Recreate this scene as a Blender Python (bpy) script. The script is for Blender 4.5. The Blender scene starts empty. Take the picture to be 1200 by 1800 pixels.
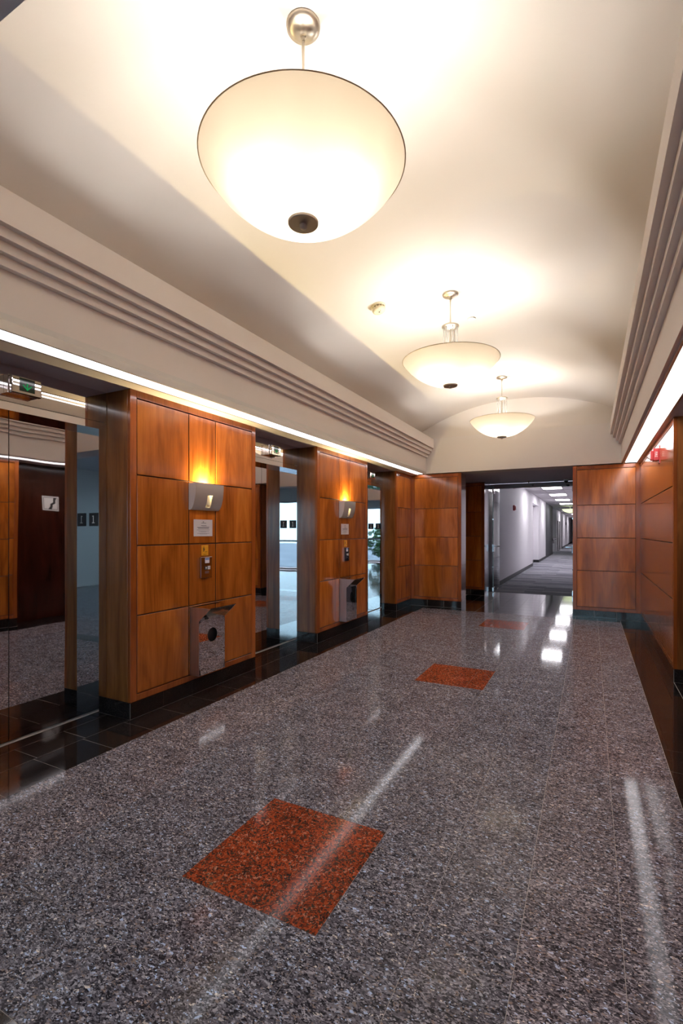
import bpy, bmesh, math, random
from mathutils import Vector, Matrix
random.seed(7)
C = bpy.context.scene.collection
S = bpy.context.scene
R = math.radians
PI = math.pi

# ---------------------------------------------------------------- camera
F, CAM_H = 847.0, 1.4
cam = bpy.data.cameras.new('camera')
cam.sensor_fit = 'VERTICAL'
cam.sensor_height = 36.0
cam.sensor_width = 24.0
cam.lens = F * 36.0 / 1800.0
cam.shift_y = 34.0 / 1800.0
cam.clip_start = 0.05
cam.clip_end = 300
camo = bpy.data.objects.new('camera', cam)
camo.location = (0, 0, CAM_H)
camo.rotation_euler = (R(90), 0, math.atan2(438.0, F))
C.objects.link(camo)
S.camera = camo

# ---------------------------------------------------------------- world, exposure
w = bpy.data.worlds.new('world')
S.world = w
w.use_nodes = True
wn = w.node_tree
wn.nodes['Background'].inputs[0].default_value = (.80, .90, 1.0, 1)     # bright overcast day outside the entrance
wn.nodes['Background'].inputs[1].default_value = 5.0
S.view_settings.view_transform = 'Standard'
S.view_settings.look = 'None'
S.view_settings.exposure = 0.95
S.view_settings.gamma = 1.0
S.view_settings.use_curve_mapping = False
S.cycles.max_bounces = 10
S.cycles.diffuse_bounces = 5
S.cycles.glossy_bounces = 6
S.cycles.transmission_bounces = 6
S.cycles.caustics_reflective = False
S.cycles.caustics_refractive = False
S.cycles.sample_clamp_indirect = 4.0

STRIP_E = 4.8        # fluorescent strips
BULB_E = 375.0       # pendant bulbs
SCONCE_E = 4500.0
CORR_E = 13.0

# ---------------------------------------------------------------- materials
def mat(name, base=(.8, .8, .8), rough=.5, metal=0.0, spec=.5, coat=0.0, coat_rough=.05):
    m = bpy.data.materials.new(name)
    m.use_nodes = True
    b = m.node_tree.nodes['Principled BSDF']
    b.inputs['Base Color'].default_value = (*base, 1)
    b.inputs['Roughness'].default_value = rough
    b.inputs['Metallic'].default_value = metal
    b.inputs['Specular IOR Level'].default_value = spec
    b.inputs['Coat Weight'].default_value = coat
    b.inputs['Coat Roughness'].default_value = coat_rough
    return m

def nd(m, t, **kw):
    n = m.node_tree.nodes.new(t)
    for k, v in kw.items():
        setattr(n, k, v)
    return n

def lk(m, a, b):
    m.node_tree.links.new(a, b)

def bsdf(m):
    return m.node_tree.nodes['Principled BSDF']

def ramp(m, stops, interp='LINEAR'):
    r = nd(m, 'ShaderNodeValToRGB')
    e = r.color_ramp.elements
    r.color_ramp.interpolation = interp
    while len(e) < len(stops):
        e.new(.5)
    for i, (p, c) in enumerate(stops):
        e[i].position = p
        e[i].color = (*c, 1)
    return r

def coords(m, scale=(1, 1, 1), seed=True, rot=(0, 0, 0)):
    """object coordinates, shifted per object so that no two pieces share a figure"""
    tc = nd(m, 'ShaderNodeTexCoord')
    mp = nd(m, 'ShaderNodeMapping')
    mp.inputs['Scale'].default_value = scale
    mp.inputs['Rotation'].default_value = rot
    if seed:
        oi = nd(m, 'ShaderNodeObjectInfo')
        mu = nd(m, 'ShaderNodeMath', operation='MULTIPLY')
        mu.inputs[1].default_value = 37.0
        lk(m, oi.outputs['Random'], mu.inputs[0])
        cb = nd(m, 'ShaderNodeCombineXYZ')
        for i in range(3):
            lk(m, mu.outputs[0], cb.inputs[i])
        va = nd(m, 'ShaderNodeVectorMath', operation='ADD')
        lk(m, tc.outputs['Object'], va.inputs[0])
        lk(m, cb.outputs[0], va.inputs[1])
        lk(m, va.outputs[0], mp.inputs['Vector'])
    else:
        lk(m, tc.outputs['Object'], mp.inputs['Vector'])
    return mp.outputs[0]

def noise(m, vec, scale, detail=3, rough=.5, dist=0.0):
    n = nd(m, 'ShaderNodeTexNoise')
    n.inputs['Scale'].default_value = scale
    n.inputs['Detail'].default_value = detail
    n.inputs['Roughness'].default_value = rough
    n.inputs['Distortion'].default_value = dist
    lk(m, vec, n.inputs['Vector'])
    return n

def mixc(m, fac, a, b, mode='MIX'):
    n = nd(m, 'ShaderNodeMix', data_type='RGBA', blend_type=mode)
    for sock, v in ((n.inputs[0], fac), (n.inputs[6], a), (n.inputs[7], b)):
        if hasattr(v, 'node'):
            lk(m, v, sock)
        elif isinstance(v, (int, float)):
            sock.default_value = v
        else:
            sock.default_value = (*v, 1)
    return n.outputs[2]

def wood(name, dark, mid, light, rough=.16, figure=1.0, coat=.22):
    m = mat(name, mid, rough, spec=.35, coat=coat, coat_rough=.09)
    # long veneer figure: slow across the width, very slow along the height
    v1 = coords(m, (3.2, 3.2, .55))
    n1 = noise(m, v1, 1.7, 3, .55, 1.1 * figure)
    v2 = coords(m, (60, 60, 1.6))
    n2 = noise(m, v2, 1.6, 4, .6, .35)
    v3 = coords(m, (210, 210, 7))
    n3 = noise(m, v3, 1.0, 2, .6)
    wv = nd(m, 'ShaderNodeTexWave', wave_type='BANDS', bands_direction='X')
    wv.inputs['Scale'].default_value = 4.2
    wv.inputs['Distortion'].default_value = 7.0
    wv.inputs['Detail'].default_value = 2.5
    wv.inputs['Detail Scale'].default_value = .7
    lk(m, coords(m, (1, 1, .16)), wv.inputs['Vector'])
    r1 = ramp(m, [(.28, dark), (.5, mid), (.72, light)])
    lk(m, n1.outputs[0], r1.inputs[0])
    r2 = ramp(m, [(.25, (.55, .5, .45)), (.55, (1, 1, 1)), (.8, (1.1, 1.08, 1.05))])
    lk(m, n2.outputs[0], r2.inputs[0])
    c = mixc(m, .5, r1.outputs[0], r2.outputs[0], 'MULTIPLY')
    r3 = ramp(m, [(.3, (.72, .68, .64)), (.6, (1, 1, 1))])
    lk(m, n3.outputs[0], r3.inputs[0])
    c = mixc(m, .5, c, r3.outputs[0], 'MULTIPLY')
    r4 = ramp(m, [(.0, (.62, .56, .5)), (.35, (1, 1, 1)), (1, (1.12, 1.1, 1.05))])
    lk(m, wv.outputs['Fac'], r4.inputs[0])
    c = mixc(m, .13 * figure, c, r4.outputs[0], 'MULTIPLY')
    # each sheet of veneer has its own depth of tone
    oi = nd(m, 'ShaderNodeObjectInfo')
    mr = nd(m, 'ShaderNodeMapRange')
    mr.inputs['To Min'].default_value = .84
    mr.inputs['To Max'].default_value = 1.12
    lk(m, oi.outputs['Random'], mr.inputs['Value'])
    hv = nd(m, 'ShaderNodeHueSaturation')
    lk(m, mr.outputs[0], hv.inputs['Value'])
    lk(m, c, hv.inputs['Color'])
    lk(m, hv.outputs[0], bsdf(m).inputs['Base Color'])
    bp = nd(m, 'ShaderNodeBump')
    bp.inputs['Strength'].default_value = .03
    bp.inputs['Distance'].default_value = .002
    lk(m, n2.outputs[0], bp.inputs['Height'])
    lk(m, bp.outputs[0], bsdf(m).inputs['Normal'])
    return m

def granite(name, cols, scale=95, rough=.1, stretch=(1, 1, 1), tone=(1, 1, 1), spots=None, spec=.5):
    m = mat(name, cols[0][1], rough, spec=spec)
    v = coords(m, stretch, rot=(0, 0, R(24)))
    wob = noise(m, v, 26, 2, .5)
    va = nd(m, 'ShaderNodeVectorMath', operation='MULTIPLY_ADD')
    va.inputs[1].default_value = (.022, .022, .022)
    lk(m, wob.outputs['Color'], va.inputs[0])
    lk(m, v, va.inputs[2])
    vo = nd(m, 'ShaderNodeTexVoronoi', feature='F1')
    vo.inputs['Scale'].default_value = scale
    lk(m, va.outputs[0], vo.inputs['Vector'])
    se = nd(m, 'ShaderNodeSeparateColor')
    lk(m, vo.outputs['Color'], se.inputs[0])
    r1 = ramp(m, cols, 'CONSTANT')
    lk(m, se.outputs[0], r1.inputs[0])
    # finer crystals over the coarse ones
    vo2 = nd(m, 'ShaderNodeTexVoronoi', feature='F1')
    vo2.inputs['Scale'].default_value = scale * 2.3
    lk(m, va.outputs[0], vo2.inputs['Vector'])
    se2 = nd(m, 'ShaderNodeSeparateColor')
    lk(m, vo2.outputs['Color'], se2.inputs[0])
    r2 = ramp(m, cols, 'CONSTANT')
    lk(m, se2.outputs[1], r2.inputs[0])
    gt = nd(m, 'ShaderNodeMath', operation='GREATER_THAN')
    gt.inputs[1].default_value = .52
    lk(m, se2.outputs[2], gt.inputs[0])
    c = mixc(m, gt.outputs[0], r1.outputs[0], r2.outputs[0])
    big = noise(m, v, 5.5, 3, .6)
    rb = ramp(m, [(.3, (.78, .76, .76)), (.7, (1.2, 1.2, 1.2))])
    lk(m, big.outputs[0], rb.inputs[0])
    c = mixc(m, 1.0, c, rb.outputs[0], 'MULTIPLY')
    if spots:
        ns = noise(m, va.outputs[0], spots[0], 3, .6)
        rs = ramp(m, [(spots[1], (0, 0, 0)), (spots[1] + .05, (1, 1, 1))])
        lk(m, ns.outputs[0], rs.inputs[0])
        c = mixc(m, rs.outputs[0], c, spots[2])
    c = mixc(m, 1.0, c, tone, 'MULTIPLY')
    lk(m, c, bsdf(m).inputs['Base Color'])
    return m

def emis(name, col, e):
    m = bpy.data.materials.new(name)
    m.use_nodes = True
    nt = m.node_tree
    nt.nodes.remove(nt.nodes['Principled BSDF'])
    em = nt.nodes.new('ShaderNodeEmission')
    em.inputs[0].default_value = (*col, 1)
    em.inputs[1].default_value = e
    nt.links.new(em.outputs[0], nt.nodes['Material Output'].inputs[0])
    return m

def steel(name, col=(.62, .6, .6), rough=.03, wave=0.0, wave_scale=2.2, brushed=False):
    m = mat(name, col, rough, metal=1.0)
    if wave:
        v = coords(m, (1, 1, .45))
        n = noise(m, v, wave_scale, 1, .4)
        bp = nd(m, 'ShaderNodeBump')
        bp.inputs['Strength'].default_value = wave
        bp.inputs['Distance'].default_value = .02
        lk(m, n.outputs[0], bp.inputs['Height'])
        lk(m, bp.outputs[0], bsdf(m).inputs['Normal'])
    if brushed:
        v = coords(m, (400, 400, 3))
        n = noise(m, v, 1, 2, .5)
        r = ramp(m, [(.3, tuple(x * .8 for x in col)), (.7, tuple(min(1, x * 1.1) for x in col))])
        lk(m, n.outputs[0], r.inputs[0])
        lk(m, r.outputs[0], bsdf(m).inputs['Base Color'])
    return m

def paint(name, col, rough=.6):
    m = mat(name, col, rough, spec=.3)
    n = noise(m, coords(m, (1, 1, 1), False), 160, 2, .5)
    bp = nd(m, 'ShaderNodeBump')
    bp.inputs['Strength'].default_value = .04
    bp.inputs['Distance'].default_value = .001
    lk(m, n.outputs[0], bp.inputs['Height'])
    lk(m, bp.outputs[0], bsdf(m).inputs['Normal'])
    return m

def thin_glass(name, tint=(.93, .97, .96), refl=.5):
    m = bpy.data.materials.new(name)
    m.use_nodes = True
    nt = m.node_tree
    nt.nodes.remove(nt.nodes['Principled BSDF'])
    tr = nt.nodes.new('ShaderNodeBsdfTransparent')
    tr.inputs[0].default_value = (*tint, 1)
    gl = nt.nodes.new('ShaderNodeBsdfGlossy')
    gl.inputs['Roughness'].default_value = .01
    fr = nt.nodes.new('ShaderNodeFresnel')
    fr.inputs[0].default_value = 1.45
    mx = nt.nodes.new('ShaderNodeMixShader')
    nt.links.new(fr.outputs[0], mx.inputs[0])
    nt.links.new(tr.outputs[0], mx.inputs[1])
    nt.links.new(gl.outputs[0], mx.inputs[2])
    nt.links.new(mx.outputs[0], nt.nodes['Material Output'].inputs[0])
    return m

def frosted(name):
    m = bpy.data.materials.new(name)
    m.use_nodes = True
    nt = m.node_tree
    b = nt.nodes['Principled BSDF']
    b.inputs['Base Color'].default_value = (.42, .33, .235, 1)
    b.inputs['Roughness'].default_value = .35
    t = nt.nodes.new('ShaderNodeBsdfTranslucent')
    t.inputs[0].default_value = (.90, .77, .58, 1)
    mx = nt.nodes.new('ShaderNodeMixShader')
    mx.inputs[0].default_value = .165
    nt.links.new(b.outputs[0], mx.inputs[1])
    nt.links.new(t.outputs[0], mx.inputs[2])
    nt.links.new(mx.outputs[0], nt.nodes['Material Output'].inputs[0])
    return m

M = {}
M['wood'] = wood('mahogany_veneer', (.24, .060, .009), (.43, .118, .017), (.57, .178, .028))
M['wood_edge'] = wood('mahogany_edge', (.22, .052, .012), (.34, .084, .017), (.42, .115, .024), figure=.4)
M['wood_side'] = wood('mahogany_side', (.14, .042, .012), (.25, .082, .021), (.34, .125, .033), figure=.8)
M['wood_gap'] = mat('panel_joint', (.05, .012, .004), .5)
M['wood_dark'] = wood('dark_stained_wood', (.022, .006, .004), (.04, .011, .007), (.06, .016, .01), figure=.5)
M['paint'] = paint('wall_paint', (.87, .835, .815))
M['ceil'] = paint('ceiling_paint', (.87, .825, .785))
M['soffit'] = paint('soffit_paint', (.76, .71, .76))
M['white'] = paint('corridor_paint', (.80, .77, .80))
M['charcoal'] = paint('charcoal_paint', (.075, .075, .085))
M['black'] = mat('black_rubber', (.012, .012, .014), .45)
M['blackgran'] = granite('black_granite', [(0, (.008, .007, .008)), (.45, (.017, .013, .012)), (.8, (.030, .022, .020)), (.95, (.06, .048, .044))],
                         scale=260, rough=.06, spec=.4)
GREY = [(0, (.024, .022, .028)), (.18, (.060, .057, .070)), (.38, (.125, .119, .142)), (.62, (.22, .212, .248)),
        (.80, (.38, .37, .42)), (.91, (.25, .195, .175)), (.95, (.46, .56, .76)), (.985, (.70, .65, .60))]
M['gran'] = granite('grey_granite', GREY, scale=74, rough=.07, stretch=(1, 1.7, 1), spec=.055)
M['gran_edge'] = granite('warm_grey_granite', GREY, scale=74, rough=.07, stretch=(1, 1.7, 1), spec=.055, tone=(1.10, 1.02, .98))
M['gran_red'] = granite('red_granite', [(0, (.03, .02, .018)), (.14, (.15, .030, .014)), (.40, (.31, .054, .019)), (.72, (.40, .082, .030)), (.93, (.46, .21, .13))],
                        scale=80, rough=.09, spots=(75, .55, (.042, .034, .026)), spec=.055)
M['grout'] = mat('grout', (.42, .38, .35), .8)
M['mirror'] = steel('mirror_steel', (.76, .74, .745), .015)
M['mirror_door'] = steel('mirror_steel_door', (.60, .585, .60), .02, wave=.09, wave_scale=2.6)
M['steel'] = steel('polished_steel', (.62, .59, .60), .07)
M['brushed'] = steel('brushed_steel', (.66, .61, .63), .28, brushed=True)
M['clad'] = steel('brushed_cladding', (.38, .34, .36), .24, brushed=True)
M['nickel'] = steel('brushed_nickel', (.70, .66, .58), .36)
M['alu'] = mat('satin_aluminium', (.62, .60, .59), .36, metal=.45)
M['dark'] = mat('dark_slot', (.01, .01, .012), .4)
M['strip'] = emis('fluorescent_diffuser', (1.0, .97, 1.0), STRIP_E)
M['bulb'] = emis('warm_bulb', (1.0, .95, .885), BULB_E)
M['halogen'] = emis('halogen_bulb', (1.0, .76, .34), SCONCE_E)
M['corr'] = emis('corridor_diffuser', (.98, .95, 1.0), CORR_E)
M['farbowl'] = emis('lit_bowl', (.86, 1.0, .55), .75)
M['screen'] = mat('indicator_screen', (.012, .03, .018), .08)
M['green'] = emis('green_arrow', (.02, .35, .10), .35)
M['bowl'] = frosted('frosted_glass')
M['crystal'] = mat('clear_rod', (.95, .95, .93), .05)
bsdf(M['crystal']).inputs['Transmission Weight'].default_value = .6
M['glass'] = thin_glass('clear_glass')
M['tinted'] = thin_glass('tinted_glass', (.58, .70, .74))
M['glass_edge'] = mat('glass_edge', (.45, .70, .72), .1, spec=.6)
M['paper'] = mat('paper', (.84, .80, .84), .5)
M['ink'] = mat('ink', (.20, .18, .24), .6)
M['red'] = mat('red_plastic', (.56, .035, .04), .3)
M['lens'] = mat('strobe_lens', (.75, .78, .76), .08)
M['lettering'] = mat('white_lettering', (.9, .88, .86), .5)
M['brass'] = mat('yellow_sign', (.82, .36, .02), .3)
M['cream'] = mat('cream_plastic', (.78, .72, .52), .45)
M['creamdark'] = mat('cream_vent', (.30, .25, .15), .6)
M['gunmetal'] = mat('dark_nickel', (.42, .38, .36), .38, metal=.75)
M['white_plastic'] = mat('white_plastic', (.8, .8, .78), .4)
M['blue'] = mat('blue_label', (.2, .3, .6), .5)
M['leaf'] = mat('shrub_leaf', (.03, .10, .025), .5)
M['leaf_light'] = mat('shrub_leaf_light', (.08, .2, .05), .5)
M['pot'] = mat('planter', (.12, .12, .13), .6)
M['tile_ceil'] = paint('ceiling_tile', (.62, .59, .62), .8)

def carpet(name):
    m = mat(name, (.2, .2, .22), .95, spec=.1)
    tc = nd(m, 'ShaderNodeTexCoord')
    br = nd(m, 'ShaderNodeTexBrick')
    br.offset = .37
    br.inputs['Color1'].default_value = (.20, .20, .235, 1)
    br.inputs['Color2'].default_value = (.40, .395, .43, 1)
    br.inputs['Mortar'].default_value = (.17, .17, .19, 1)
    br.inputs['Scale'].default_value = 1
    br.inputs['Mortar Size'].default_value = .0
    br.inputs['Brick Width'].default_value = 1.0
    br.inputs['Row Height'].default_value = .25
    lk(m, tc.outputs['Object'], br.inputs['Vector'])
    mp = nd(m, 'ShaderNodeMapping')
    mp.inputs['Scale'].default_value = (2.2, 26, 1)
    lk(m, tc.outputs['Object'], mp.inputs['Vector'])
    n = noise(m, mp.outputs[0], 1.5, 3, .6)
    r = ramp(m, [(.3, (.5, .5, .52)), (.7, (1.3, 1.3, 1.3))])
    lk(m, n.outputs[0], r.inputs[0])
    c = mixc(m, 1.0, br.outputs[0], r.outputs[0], 'MULTIPLY')
    lk(m, c, bsdf(m).inputs['Base Color'])
    return m
M['carpet'] = carpet('carpet_planks')

# ---------------------------------------------------------------- mesh helpers
def box(bm, x0, x1, y0, y1, z0, z1):
    v = [bm.verts.new(p) for p in ((x0, y0, z0), (x1, y0, z0), (x1, y1, z0), (x0, y1, z0),
                                   (x0, y0, z1), (x1, y0, z1), (x1, y1, z1), (x0, y1, z1))]
    for f in ((3, 2, 1, 0), (4, 5, 6, 7), (0, 1, 5, 4), (1, 2, 6, 5), (2, 3, 7, 6), (3, 0, 4, 7)):
        bm.faces.new([v[i] for i in f])

def bevel(bm, w, seg=1):
    bmesh.ops.bevel(bm, geom=list(bm.edges), offset=w, segments=seg, affect='EDGES', profile=.5)

def prism(bm, pts, a, b, axis='y'):
    """extrude a closed profile; pts are (u,v): axis y -> (x,z), axis x -> (y,z), axis z -> (x,y)"""
    def P(u, v, t):
        return {'y': (u, t, v), 'x': (t, u, v), 'z': (u, v, t)}[axis]
    A = [bm.verts.new(P(u, v, a)) for u, v in pts]
    B = [bm.verts.new(P(u, v, b)) for u, v in pts]
    n = len(pts)
    for i in range(n):
        bm.faces.new((A[i], A[(i + 1) % n], B[(i + 1) % n], B[i]))
    bm.faces.new(A[::-1])
    bm.faces.new(B)
    bmesh.ops.recalc_face_normals(bm, faces=bm.faces)

def lathe(bm, prof, n=48, closed=False):
    rings = []
    for r, z in prof:
        if r < 1e-6:
            rings.append([bm.verts.new((0, 0, z))])
        else:
            rings.append([bm.verts.new((r * math.cos(2 * PI * i / n), r * math.sin(2 * PI * i / n), z)) for i in range(n)])
    for a, b in zip(rings, rings[1:]):
        for i in range(n):
            j = (i + 1) % n
            if len(a) == 1 and len(b) == 1:
                continue
            if len(a) == 1:
                bm.faces.new((a[0], b[i], b[j]))
            elif len(b) == 1:
                bm.faces.new((a[i], a[j], b[0]))
            else:
                bm.faces.new((a[i], a[j], b[j], b[i]))
    if not closed:
        bmesh.ops.recalc_face_normals(bm, faces=bm.faces)

def cyl(bm, x, y, z0, z1, r, n=16):
    A = [bm.verts.new((x + r * math.cos(2 * PI * i / n), y + r * math.sin(2 * PI * i / n), z0)) for i in range(n)]
    B = [bm.verts.new((x + r * math.cos(2 * PI * i / n), y + r * math.sin(2 * PI * i / n), z1)) for i in range(n)]
    for i in range(n):
        j = (i + 1) % n
        bm.faces.new((A[i], A[j], B[j], B[i]))
    bm.faces.new(A[::-1])
    bm.faces.new(B)

def done(bm, name, smooth=False):
    me = bpy.data.meshes.new(name)
    bm.normal_update()
    bm.to_mesh(me)
    bm.free()
    if smooth:
        for p in me.polygons:
            p.use_smooth = True
    return me

def obj(name, me, m=None, parent=None, loc=(0, 0, 0), rot=(0, 0, 0)):
    if m is not None and not me.materials:
        me.materials.append(m)
    o = bpy.data.objects.new(name, me)
    C.objects.link(o)
    o.location = loc
    o.rotation_euler = rot
    if parent is not None:
        o.parent = parent
    return o

def bx(name, m, x0, x1, y0, y1, z0, z1, parent=None, bv=0.0, seg=1):
    """a box with its origin at its own centre"""
    c = ((x0 + x1) / 2, (y0 + y1) / 2, (z0 + z1) / 2)
    bm = bmesh.new()
    box(bm, x0 - c[0], x1 - c[0], y0 - c[1], y1 - c[1], z0 - c[2], z1 - c[2])
    if bv:
        bevel(bm, bv, seg)
    return obj(name, done(bm, name), m, parent, c)

def tag(o, label=None, cat=None, group=None, kind=None):
    if label: o['label'] = label
    if cat: o['category'] = cat
    if group: o['group'] = group
    if kind: o['kind'] = kind
    return o

def empty(name, loc=(0, 0, 0), rz=0.0):
    o = bpy.data.objects.new(name, None)
    o.empty_display_size = .1
    C.objects.link(o)
    o.location = loc
    o.rotation_euler = (0, 0, rz)
    return o

def kids(o):
    return [c for c in bpy.data.objects if c.parent == o]

def copy_tree(o, parent=None):
    c = o.copy()
    C.objects.link(c)
    if parent is not None:
        c.parent = parent
    for ch in kids(o):
        copy_tree(ch, c)
    return c

def under(part, *children):
    """hang sub-parts on a part of the same thing"""
    for c in children:
        c.location = Vector(c.location) - Vector(part.location)
        c.parent = part

def text_mesh(st, size, depth=.0008):
    cu = bpy.data.curves.new('lettering', 'FONT')
    cu.body = st
    cu.size = size
    cu.extrude = depth
    cu.align_x = 'CENTER'
    cu.align_y = 'CENTER'
    t = bpy.data.objects.new('lettering_curve', cu)
    C.objects.link(t)
    bpy.context.view_layer.update()
    me = bpy.data.meshes.new_from_object(t.evaluated_get(bpy.context.evaluated_depsgraph_get()))
    bpy.data.objects.remove(t)
    me.materials.clear()
    return me

# ---------------------------------------------------------------- layout (metres)
XL, XR = -3.03, .68              # faces of the panelled walls
YN, YF = .575, 8.75              # near and far ends of the lobby
GX0, GX1 = -2.73, .41            # granite field
TX, TY = .314, .3225             # tile pitch
GY0, GY1 = 1.44 - 2 * TY, 1.44 + 22 * TY
ZS = 2.46                        # soffit over the doors
ZF = 3.11                        # top of the fascias
XC = -1.175                      # middle of the vault
XD = -3.42                       # face of the lift doors
XJ = -3.29                       # face of the door frames
RECESS = [(1.19, 2.453), (3.955, 5.205), (6.72, 7.965)]
JOINTS = [.125, .177, .765, 1.292, 1.825, 2.40, ZS]

# ---------------------------------------------------------------- floor
flo = bx('floor', M['grout'], -3.7, 1.7, -4.5, 11.5, -.06, -.0012)
tag(flo, 'polished stone tile floor of grey, red and black granite', 'floor', kind='structure')
def tile_mesh(name, wx, wy, m, th=.008, j=.0009):
    bm = bmesh.new()
    box(bm, -wx / 2 + j, wx / 2 - j, -wy / 2 + j, wy / 2 - j, -th, 0)
    me = done(bm, name)
    me.materials.append(m)
    return me
tm_g = tile_mesh('granite_tile', TX, TY, M['gran'])
tm_e = tile_mesh('granite_border_tile', TX, TY, M['gran_edge'])
tm_r = [tile_mesh('red_tile', wx, 2 * TY, M['gran_red'], j=.0007) for wx in (.474, 2 * TX - .474)]
for r in range(24):
    y = GY0 + (r + .5) * TY
    for c in range(10):
        x = GX0 + (c + .5) * TX
        rr = r - 2
        red = c in (4, 5) and rr in (0, 1, 9, 10, 18, 19)
        if red:
            continue
        if c in (0, 1, 8, 9):
            obj('granite_border_tile', tm_e, None, flo, (x, y, .03), (0, 0, random.choice((0, PI))))
        else:
            obj('granite_tile', tm_g, None, flo, (x, y, .03), (0, 0, random.choice((0, PI))))
for rr in (0, 9, 18):
    for k, xo in ((0, .237), (1, .474 + (2 * TX - .474) / 2)):
        obj('red_tile', tm_r[k], None, flo, (GX0 + 4 * TX + xo, 1.44 + (rr + 1) * TY, .03))
black_meshes = {}
def black(x0, x1, y0, y1):
    k = (round(x1 - x0, 3), round(y1 - y0, 3))
    if k not in black_meshes:
        black_meshes[k] = tile_mesh('black_tile', x1 - x0, y1 - y0, M['blackgran'], j=.0018)
    obj('black_tile', black_meshes[k], None, flo, ((x0 + x1) / 2, (y0 + y1) / 2, .03))
ys = [GY0 + k * TY for k in range(25)]
for a, b in zip(ys, ys[1:]):
    black(-3.04, GX0, a, b)
    black(GX1, XR + .005, a, b)
for (a, b) in RECESS:                                   # tiles in front of each lift
    cuts = [a] + [y + .02 for y in ys if a + .08 < y + .02 < b - .08] + [b]
    for p, q in zip(cuts, cuts[1:]):
        black(-3.28, -3.04, p, q)
    black(-3.40, -3.28, a + .0, b)
for (a, b) in ((4.15, 5.38),):
    cuts = [a] + [y for y in ys if a + .08 < y < b - .08] + [b]
    for p, q in zip(cuts, cuts[1:]):
        black(XR + .005, .99, p, q)
xs = [-3.04] + [GX0 + k * TX for k in range(0, 11)] + [XR + .005]
for a, b in zip(xs, xs[1:]):
    black(a, b, GY1, YF + .0)                           # row across the far end
    black(a, b, GY0 - .22, GY0)                         # row across the near end
for a, b in zip(xs, xs[1:]):                            # vestibule
    y = YF
    while y < 11.45:
        yy = min(11.5, y + .3437)
        if a > -2.6 and b < .5:
            black(a, b, y, yy)
        y = yy
for k in kids(flo):
    k.location.z = 0.03                                 # tile tops at z = 0 (floor origin is its centre)
flo_c = Vector(flo.location)
for k in kids(flo):
    k.location = Vector((k.location.x, k.location.y, 0.0)) - flo_c

# ---------------------------------------------------------------- panelled walls
def panel_wall(name, label, loc, rz, W, cols, depth, z_top=ZS, side0=True, side1=True, stile=.058, rows=None, base_pitch=.3125, ext=(0, 0)):
    """local frame: x along the face, front at y=0 looking towards -y, z up"""
    rows = rows or JOINTS
    zb, r0, r1, r2, r3, r4, zt = rows
    bm = bmesh.new()
    box(bm, .004 - ext[0], W - .004 + ext[1], .016, depth, 0.0, z_top)
    root = obj(name, done(bm, name), M['wood_gap'], None, loc, (0, 0, rz))
    tag(root, label, 'wall', kind='structure')
    g = .0042
    def piece(nm, m, x0, x1, y0, y1, z0, z1, bv=.0018):
        o = bx(nm, m, x0, x1, y0, y1, z0, z1, root, bv)
        return o
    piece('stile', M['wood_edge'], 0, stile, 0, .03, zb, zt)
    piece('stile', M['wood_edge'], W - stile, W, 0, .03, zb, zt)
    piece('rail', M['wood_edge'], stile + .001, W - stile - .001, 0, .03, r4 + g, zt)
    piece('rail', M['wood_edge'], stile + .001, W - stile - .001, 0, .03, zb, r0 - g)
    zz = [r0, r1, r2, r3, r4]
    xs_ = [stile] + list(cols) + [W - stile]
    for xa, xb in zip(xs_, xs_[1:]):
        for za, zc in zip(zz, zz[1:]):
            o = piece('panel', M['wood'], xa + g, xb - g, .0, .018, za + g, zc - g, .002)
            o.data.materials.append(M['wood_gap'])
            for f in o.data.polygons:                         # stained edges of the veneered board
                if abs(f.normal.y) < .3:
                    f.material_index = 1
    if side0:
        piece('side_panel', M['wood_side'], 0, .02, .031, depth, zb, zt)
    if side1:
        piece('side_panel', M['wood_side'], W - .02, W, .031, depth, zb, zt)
    piece('base_grout', M['grout'], .001, W - .001, .002, .017, 0, zb - .004, 0)
    x = 0.0
    while x < W - .02:
        xe = min(W, x + base_pitch)
        if W - xe < .06: xe = W
        piece('base_tile', M['blackgran'], x + .0016, xe - .0016, -.001, .012, .003, zb - .002, .0)
        x = xe
    for has, xa, xb in ((side0, -.001, .02), (side1, W - .02, W + .001)):
        if has:
            piece('base_tile', M['blackgran'], xa, xb, .004, depth, .001, zb - .002, .0)
    return root

LR = R(90)
panel_wall('wall_left', 'mahogany panelled pier left of the first lift, just out of frame', (XL, YN, 0), LR, 1.19 - YN, [], .30)
P1 = panel_wall('wall_left', 'mahogany panelled pier between the nearest and middle lifts', (XL, 2.453, 0), LR, 3.955 - 2.453, [3.04 - 2.453, 3.368 - 2.453], .30)
P2 = panel_wall('wall_left', 'mahogany panelled pier between the middle and farthest lifts', (XL, 5.205, 0), LR, 6.72 - 5.205, [.587, .915], .30)
P3 = panel_wall('wall_left', 'narrow mahogany panelled pier in the far left corner', (XL, 7.965, 0), LR, YF - 7.965 + .0, [], .30, side1=False)
panel_wall('wall_far', 'mahogany panelled end wall left of the opening to the corridor', (XL + .001, YF, 0), 0, -2.085 - XL, [], .36, side0=False, ext=(.5, 0))
panel_wall('wall_far', 'mahogany panelled end wall right of the opening to the corridor', (-.262, YF, 0), 0, XR + .262, [], .36, side1=False, ext=(0, .4))
panel_wall('wall_right', 'long glossy mahogany panelled wall on the right, carrying the fire alarm', (XR, YF - .001, 0), -LR, YF - 5.38, [], .30, side0=False)
panel_wall('wall_right', 'mahogany panelled wall nearest on the right, seen mirrored in the first lift', (XR, 4.15, 0), -LR, 4.15 - YN, [1.2, 2.4], .30)
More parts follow.
